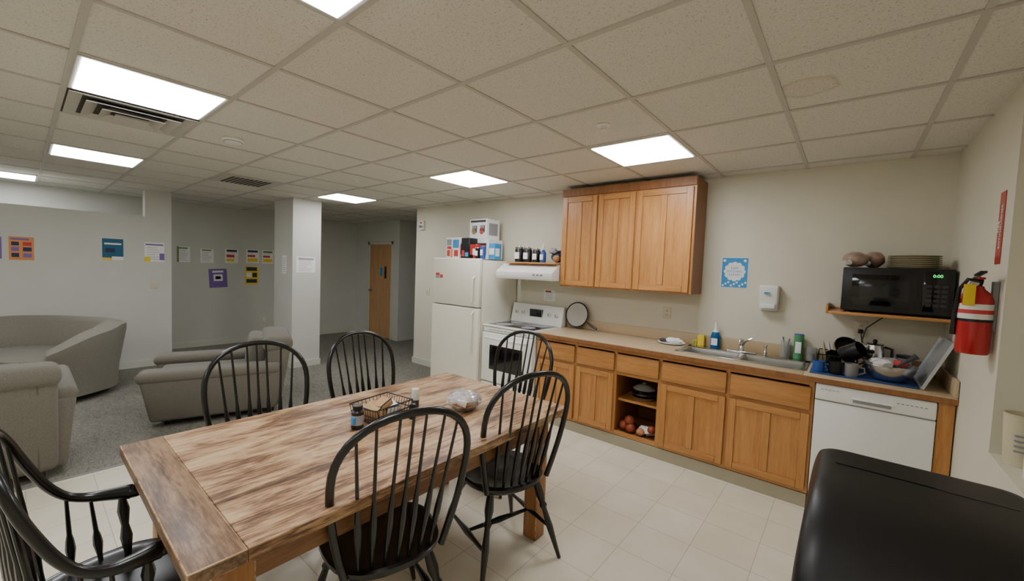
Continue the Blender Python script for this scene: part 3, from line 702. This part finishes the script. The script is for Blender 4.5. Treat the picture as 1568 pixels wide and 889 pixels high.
# ---------------------------------------------------------------- counter items
zc=.921
k=Bd(); cx_,cz_,ry=-2.295,1.075,3.925
k.T=T(cx_,ry,cz_)@rotx(-.18)
k.tube([(.135*math.cos(2*pi*j/32),0,.135*math.sin(2*pi*j/32)) for j in range(32)],.007,BLKP,8,True)
k.lathe([(.001,-.001),(.133,-.001),(.133,.001),(.001,.001)],(0,0,0),MESH,32,rotx(pi/2))
k.tube([(.12,0,-.06),(.19,-.01,-.1),(.27,-.02,-.13)],[.006,.011,.012],BLKP,8)
k.done('splatter_screen')
k=Bd(); k.lathe([(.001,0),(.09,0),(.12,.012),(.118,.015),(.06,.004),(.001,.004)],(-1.23,3.84,zc),PAPER,24); k.ball((-1.21,3.84,zc+.03),.06,PAPER,(1.3,.8,.4),12,.008); k.ball((-1.30,3.82,zc+.025),.03,INK,(1.3,.8,.5),10,.004); k.done('plate_with_cloth')
k=Bd(); k.box((-1.03,3.92,zc),(-.97,3.965,zc+.10),YEL,.01,2); k.box((-1.07,3.925,zc),(-1.035,3.96,zc+.05),GREEN,.006); k.done('kitchen_sponges')
k=Bd(); k.lathe([(.001,0),(.038,0),(.04,.01),(.04,.1),(.028,.14)],(-.88,3.93,zc+.004),BLUEL,20); k.lathe([(.028,.14),(.014,.165),(.012,.22),(.001,.22)],(-.88,3.93,zc+.004),WPL,16); k.box((-.905,3.887,zc+.03),(-.855,3.893,zc+.09),PAPER); k.done('dish_soap_bottle')
k=Bd(); k.lathe([(.001,0),(.03,0),(.034,.11),(.032,.11),(.028,.004),(.001,.004)],(-.19,3.935,zc+.004),CLEAR,20); k.lathe([(.001,.005),(.02,.005),(.02,.06),(.001,.06)],(-.19,3.935,zc+.004),GREYP,12); k.done('drinking_glass')
k=Bd(); k.lathe([(.001,0),(.034,0),(.036,.13),(.034,.13),(.03,.004),(.001,.004)],(-.36,3.935,zc+.004),CLEAR,20)
for dx,dz in ((-.01,.17),(.012,.16)): k.tube([(-.36,3.94,zc+.01),(-.36+dx*2,3.93,zc+dz)],[.004,.006],STEEL,6)
k.done('utensil_cup')
can('cleanser_can',-.275,3.935,zc+.005,.033,.20,simple('green_label',(80,150,100),.5),BLUE)
simplebox('drying_mat',(-.17,3.45,zc),(.37,3.9,zc+.006),MATB,.002)
zm=zc+.0065
k=Bd() # dish rack with plates and cutlery
rx0,rx1,ry0,ry1=-.14,.08,3.58,3.88
for z in (zm+.012,zm+.11): k.tube([(rx0,ry0,z),(rx1,ry0,z),(rx1,ry1,z),(rx0,ry1,z)],.004,BLKP,6,True)
for j in range(8):
    x=rx0+(rx1-rx0)*j/7
    k.tube([(x,ry0,zm+.11),(x,ry0,zm+.012),(x,ry1,zm+.012),(x,ry1,zm+.11)],.0025,BLKP,5)
for j in range(7):
    y=ry0+(ry1-ry0)*j/6
    for x in (rx0,rx1): k.tube([(x,y,zm+.001),(x,y,zm+.11)],.0025,BLKP,5)
for j,m in enumerate((PLATE,WPL,PLATE)):
    k.lathe([(.001,0),(.06,.001),(.085,.008),(.085,.011),(.06,.004),(.001,.004)],(-.11+j*.03,3.80,zm+.10),m,24,roty(1.35))
for dx,dy,hh in ((.05,3.85,.2),(.06,3.84,.17),(.04,3.86,.22)): k.tube([(dx,dy,zm+.02),(dx+.02,dy-.01,zm+hh)],[.004,.008],STEEL,6)
k.done('dish_rack')
def mug(name,c,r,h,m,R=Matrix()):
    k=Bd(); k.T=T(*c)@R
    k.lathe([(.001,0),(r*.9,0),(r,.01),(r,h),(r-.004,h),(r-.004,.008),(.001,.008)],(0,0,0),m,20)
    k.tube([(r*.95,0,h*.8),(r+.028,0,h*.75),(r+.032,0,h*.4),(r*.95,0,h*.2)],.005,m,6); return k.done(name)
mug('coffee_mug',(-.05,3.68,zm+.03),.045,.1,BLKP,rotx(.5)); mug('coffee_mug',(.0,3.62,zm+.12),.055,.12,BLKP,roty(1.0)@rotx(.4))
mug('coffee_mug',(.05,3.51,zm),.036,.085,GREYP); mug('coffee_mug',(-.035,3.51,zm),.036,.085,BLKP)
k=Bd(); k.T=T(.01,3.76,zm+.15)@rotx(.9)@roty(.3)
k.lathe([(.001,0),(.06,0),(.075,.035),(.072,.035),(.056,.004),(.001,.004)],(0,0,0),BLKP,24); k.tube([(.07,0,.03),(.15,0,.045)],[.008,.012],BLKP,8); k.done('frying_pan')
mug('blue_cup',(-.125,3.51,zm),.033,.075,BLUE)
k=Bd(); k.box((.17,3.715,zm),(.34,3.765,zm+.05),CLEAR,.01); k.box((.19,3.72,zm+.051),(.32,3.76,zm+.065),GREYP,.004); k.tube([(.2,3.75,zm+.072),(.32,3.73,zm+.085)],.006,STEEL,6); k.done('plastic_container')
k=Bd(); bx,by=.235,3.575
k.lathe([(.001,0),(.06,0),(.10,.02),(.125,.07),(.132,.10),(.137,.102),(.134,.106),(.128,.102),(.12,.07),(.095,.024),(.001,.006)],(bx,by,zm),STEEL,32)
for c,r,m in (((bx-.03,by,zm+.10),.05,PLBAG),((bx+.05,by+.02,zm+.11),.035,REDI),((bx,by+.05,zm+.11),.05,INKL),((bx-.06,by+.03,zm+.11),.035,WPL)): k.ball(c,r,m,(1.1,.8,.6),12,.006)
k.tube([(bx+.02,by,zm+.08),(bx+.09,by-.02,zm+.15),(bx+.12,by-.03,zm+.18)],[.006,.01,.02],INK,8,flat=.4)
k.done('mixing_bowl')
k=Bd(); kx,ky=.17,3.84
k.lathe([(.001,0),(.055,0),(.06,.02),(.055,.15),(.045,.19),(.05,.2),(.001,.205)],(kx,ky,zm),STEEL,24); k.tube([(kx+.05,ky,zm+.18),(kx+.09,ky,zm+.17),(kx+.095,ky,zm+.08),(kx+.055,ky,zm+.04)],.009,BLKP,8); k.tube([(kx-.045,ky,zm+.16),(kx-.07,ky,zm+.19)],[.018,.01],STEEL,8); k.ball((kx,ky,zm+.215),.014,BLKP)
k.done('coffee_carafe')
k=Bd(); k.lathe([(.001,0),(.04,0),(.042,.12),(.04,.12),(.037,.005),(.001,.005)],(.325,3.85,zm),CLEAR,20); k.lathe([(.04,.12),(.043,.122),(.043,.14),(.001,.142)],(.325,3.85,zm),BLKP,20); k.done('glass_jar')
# baking sheet leaning against the right wall
k=Bd(); k.T=T(.385,3.64,zc+.005)@roty(.37)
k.box((-.003,-.2,.004),(.0,.2,.31),ALU)
for a,b in (((-.015,-.2,0),(.001,.2,.006)),((-.015,-.2,.306),(.001,.2,.312)),((-.015,-.204,0),(.001,-.2,.312)),((-.015,.2,0),(.001,.204,.312))): k.box(a,b,ALU)
k.done('baking_sheet')
k=Bd(); k.tube([(.09,3.985,1.20),(.09,3.95,1.19),(.10,3.93,1.13),(.13,3.94,1.06),(.10,3.95,1.12),(.12,3.96,1.22),(.2,3.97,1.30),(.22,3.98,1.32)],.004,BLKP,6); k.box((.075,3.97,1.175),(.105,3.990,1.205),BLKP,.004); k.done('power_cord')
k=Bd()
for z,r in ((.4205,.10),(.455,.11),(.485,.105)): k.lathe([(.001,0),(r*.8,0),(r,.03),(r*1.04,.034),(r,.034),(r*.8,.006),(.001,.006)],(-1.36,3.58,z),STEEL,24)
k.lathe([(.001,0),(.1,0),(.06,.03),(.015,.04),(.02,.055),(.001,.057)],(-1.36,3.58,.52),MESH,20); k.tube([(-1.36,3.48,.5),(-1.33,3.43,.51)],.01,BLKP,8)
k.done('pot_stack')
k=Bd()
for c in ((-1.50,3.5,.17),(-1.43,3.48,.165),(-1.46,3.56,.17),(-1.45,3.5,.225)): k.ball(c,.045,ONION,(1,1,.95),14)
k.done('onions')
k=Bd(); k.ball((-1.29,3.52,.17),.06,PLBAG,(1.3,.9,.6),14,.012); k.ball((-1.24,3.48,.2),.035,ONION,(1,1,1),12); k.ball((-1.33,3.47,.16),.04,BREAD,(1,1,.8),12); k.done('grocery_bag')
# ---------------------------------------------------------------- table items
zt=TZ+.0015
k=Bd(); k.lathe([(.001,0),(.027,0),(.029,.004),(.029,.08),(.02,.088)],(-1.77,1.02,zt),simple('dark_bottle',(30,26,24),.25),20); k.lathe([(.021,.088),(.023,.09),(.023,.11),(.001,.111)],(-1.77,1.02,zt),BLKP,20); k.lathe([(.0295,.02),(.0295,.066)],(-1.77,1.02,zt),INKL,20); k.box((-1.77+.005,.985,zt+.03),(-1.745,.995,zt+.06),LBLUE); k.done('vitamin_bottle')
k=Bd(); k.lathe([(.001,0),(.02,0),(.021,.05),(.001,.05)],(-1.80,1.38,zt),INK,16); k.lathe([(.021,.05),(.022,.052),(.02,.11),(.001,.112)],(-1.80,1.38,zt),WPL,16); k.done('glue_bottle')
k=Bd(); k.lathe([(.001,0),(.018,0),(.019,.06),(.016,.075),(.001,.08)],(-1.69,1.28,zt),BLKP,16); k.done('pepper_shaker')
k=Bd(); k.T=T(-1.83,1.19,zt)@rotz(math.radians(8)); w,d,h=.085,.11,.075
for z,e in ((.004,0),(h*.5,.006),(h,.012)): k.tube([(-w-e,-d-e,z),(w+e,-d-e,z),(w+e,d+e,z),(-w-e,d+e,z)],.0035,BLKP,6,True)
for j in range(11):
    t=-1+2*j/10
    for s_ in (-1,1):
        k.tube([(t*w,s_*d,.004),(t*(w+.012),s_*(d+.012),h)],.0018,BLKP,4); k.tube([(s_*w,t*d,.004),(s_*(w+.012),t*(d+.012),h)],.0018,BLKP,4)
    k.tube([(t*w,-d,.004),(t*w,d,.004)],.0018,BLKP,4)
k.box((-.05,-.09,.01),(.05,.0,.07),NAPK,.004,R=rotz(.3)@rotx(.25)); k.box((-.04,-.0,.01),(.05,.08,.06),PAPER,.004,R=rotz(-.2)@roty(.2)); k.box((-.02,-.05,.05),(.05,.03,.085),NAPK,.004,R=rotx(.4))
k.done('napkin_basket')
k=Bd(); k.lathe([(.001,0),(.05,0),(.075,.02),(.095,.05),(.097,.055),(.09,.055),(.06,.01),(.001,.008)],(-1.61,1.57,zt),CLEAR,24); k.ball((-1.61,1.57,zt+.055),.088,FOIL,(1.08,1.08,.5),18,.010); k.ball((-1.58,1.53,zt+.05),.05,BREAD,(1.2,1,.5),12)
k.tube([(-1.61,1.49,zt+.06),(-1.56,1.47,zt+.075),(-1.52,1.5,zt+.06)],[.02,.012,.02],FOIL,8); k.done('covered_bowl')

# ---------------------------------------------------------------- sofas
def legs4(k,w,d,m=BLACK):
    for sx in (-1,1):
        for sy in (-1,1): k.box((sx*w-.025,sy*d-.025,.001),(sx*w+.025,sy*d+.025,.07),m,.004)
def armchair(name,loc,rz,w,d,zb,za,mat):
    k=Bd(); hw=w/2; hd=d/2
    k.box((-hw+.05,-hd+.06,.06),(hw-.05,hd-.08,.34),mat,.03,3)
    k.box((-hw+.17,-hd+.02,.28),(hw-.17,hd-.22,za-.08),mat,.05,4)
    for s_ in (-1,1):
        a,b=sorted((s_*hw,s_*(hw-.19))); f=s_*.05
        lo=[(a,-hd+.03,.06),(b,-hd+.03,.06),(b,hd-.1,.06),(a,hd-.1,.06)]
        fa,fb=(f,f*.3) if s_<0 else (f*.3,f)
        hi=[(a+fa,-hd-.04,za-.06),(b+fb,-hd-.04,za-.06),(b+fb,hd-.05,za-.06),(a+fa,hd-.05,za-.06)]
        k.hexa(lo+hi,mat,.03,3)
        x0=min(p[0] for p in hi)-.01; x1=max(p[0] for p in hi)+.012
        k.box((x0,-hd-.06,za-.10),(x1,hd-.06,za),mat,.045,4)
    k.hexa([(-hw+.04,hd-.26,.06),(hw-.04,hd-.26,.06),(hw-.04,hd-.06,.06),(-hw+.04,hd-.06,.06),(-hw+.04,hd-.17,zb-.06),(hw-.04,hd-.17,zb-.06),(hw-.04,hd+.04,zb-.06),(-hw+.04,hd+.04,zb-.06)],mat,.05,4)
    k.box((-hw+.02,hd-.22,zb-.15),(hw-.02,hd+.05,zb),mat,.065,5)
    k.box((-hw+.17,hd-.36,za-.1),(hw-.17,hd-.18,zb-.02),mat,.06,4,R=rotx(-.12))
    for sx in (-1,1): k.tube([(sx*(hw-.13),hd-.055,.1),(sx*(hw-.13),hd+.0,zb-.25),(sx*(hw-.13),hd+.035,zb-.12)],.005,SEAM,6)
    legs4(k,hw-.12,hd-.14)
    return k.done(name,loc,rz,ang=50)
armchair('armchair',(-4.94,1.34,0),math.radians(-18),.9,1.10,.77,.52,SOFA2)
armchair('sofa',(-4.47,-.62,0),math.radians(-90),1.62,.92,.80,.62,SOFA2)
def tub(name,loc,rz,hw,hd,mat):
    k=Bd()
    N=40
    rs=[]
    for j in range(N+1):
        a=-.22*pi+ (1.44*pi)*j/N
        c,s_=math.cos(a),math.sin(a)
        ca=math.copysign(abs(c)**.7,c); sa=math.copysign(abs(s_)**.7,s_)
        top=.80-.24*min(1,max(0,(.35-s_)/1.0))**1.2
        ox,oy=hw*ca,hd*sa; th=.17
        ix,iy=(hw-th)*ca,(hd-th)*sa
        fl=.05
        prof=[(ox*.94,oy*.94,.07),(ox*.96,oy*.96,.3),(ox*(1+fl),oy*(1+fl),top-.10),(ox*(1+fl),oy*(1+fl),top-.03),((ox*(1+fl)*.65+ix*.35),(oy*(1+fl)*.65+iy*.35),top),((ox*.35+ix*.65),(oy*.35+iy*.65),top),(ix,iy,top-.04),(ix*.98,iy*.98,.3),(ix*.98,iy*.98,.07)]
        rs.append(prof)
    k.rings(rs,mat)
    seatp=[]
    for j in range(32):
        a=2*pi*j/32; c,s_=math.cos(a),math.sin(a)
        seatp.append(((hw-.16)*math.copysign(abs(c)**.5,c),(hd-.13)*math.copysign(abs(s_)**.5,s_)-.04))
    k.prism(seatp,.07,.33,mat,.02); k.prism(seatp,.33,.47,mat,.045)
    k.tube([(0,hd-.168,.47),(0,hd-.162,.7),(0,hd-.14,.775),(0,hd-.08,.797)],.005,SEAM,6)
    legs4(k,hw*.6,hd*.6)
    return k.done(name,loc,rz,ang=60)
tub('tub_loveseat',(-6.62,.07,0),math.radians(38),.72,.52,SOFA)

# ---------------------------------------------------------------- trash bin (rounded body and domed lid)
def rrect(x0,x1,y0,y1,r,z,n=6):
    r=min(r,(x1-x0)/2*.98,(y1-y0)/2*.98); pts=[]
    for cx_,cy_,a0 in ((x1-r,y1-r,0),(x0+r,y1-r,pi/2),(x0+r,y0+r,pi),(x1-r,y0+r,3*pi/2)):
        for j in range(n+1):
            a=a0+(pi/2)*j/n; pts.append((cx_+r*math.cos(a),cy_+r*math.sin(a),z))
    return pts
k=Bd(); bx0,bx1,by0,by1=-.075,.49,1.36,2.06
body=[]
for t,z in ((0,.004),(.02,.05),(.5,.3),(1,.60)):
    i=.06*(1-t); body.append(rrect(bx0+.03+i,bx1-.02-i,by0+.03+i,by1-.02-i,.06,z))
k.rings(body,BINP)
lid=[rrect(bx0+.01,bx1,by0,by1,.05,.565),rrect(bx0,bx1+.004,by0-.01,by1+.01,.055,.575),rrect(bx0,bx1+.004,by0-.01,by1+.01,.055,.61)]
for j in range(1,17):
    a=(pi/2)*j/16; u=1-math.cos(a); z=.61+.29*math.sin(a); e=max(0,(j-12)/4)**2
    lid.append(rrect(bx0+.042*u+.028*e,bx1+.004-.02*u-.028*e,by0-.01+.36*u+.03*e,by1+.01-.03*u-.028*e,.055,z))
k.rings(lid,BINP)
# recessed hinge seam across the lid
k.box((bx0+.08,by1-.20,.899),(bx1-.06,by1-.194,.9012),BLKG)
k.done('trash_bin',ang=60)
k=Bd()
rs=[]
for z,o,w_ in ((.45,.0,.006),(.48,.012,.010),(.52,.018,.012),(.55,.014,.008),(.563,.004,.002)):
    base=rrect(bx0+.02-o,bx1-.01,by0+.015-o,by1-.01,.07,z,10)
    rs.append([(x+w_*math.sin(j*1.9)*(1 if x<.1 or y<by0+.1 else 0),y+w_*math.cos(j*2.3)*(1 if x<.1 or y<by0+.1 else 0),z+.006*math.sin(j*1.3)) for j,(x,y,z) in enumerate(base)])
k.rings(rs,PLBAG,caps=False); k.done('trash_bag_liner')
def cupo(name,x,y,z,r,h,m):
    k=Bd(); k.lathe([(.001,0),(r*.85,0),(r,h-.006),(r*1.04,h-.004),(r*1.04,h),(r*.96,h),(r*.82,.006),(.001,.006)],(x,y,z),m,24)
    for j in range(4): k.box((x-r*.6,y-r*.93-.003,z+h*(.3+.1*j)),(x+r*.1,y-r*.80,z+h*(.33+.1*j)),INKL)
    k.done(name)
cupo('storage_tub',.59,2.60,.831,.060,.21,TAN); can('wipes_canister',.60,2.42,.831,.045,.12,WPL,GREEN)

# ---------------------------------------------------------------- camera and world
R=Matrix(((0.76933,-0.06377,0.63566,0),(0.63765,0.01546,-0.77017,0),(0.03929,0.99784,0.05256,0),(0,0,0,1)))
cd=bpy.data.cameras.new('camera'); cam=bpy.data.objects.new('camera',cd); COL.objects.link(cam)
cam.matrix_world=T(0,0,1.55)@R
cd.sensor_width=36; cd.sensor_fit='HORIZONTAL'; cd.lens=36*623/1568; cd.clip_start=.02
bpy.context.scene.camera=cam
w=bpy.data.worlds.new('world'); bpy.context.scene.world=w; w.use_nodes=True
w.node_tree.nodes['Background'].inputs[0].default_value=(.8,.85,1,1); w.node_tree.nodes['Background'].inputs[1].default_value=.05
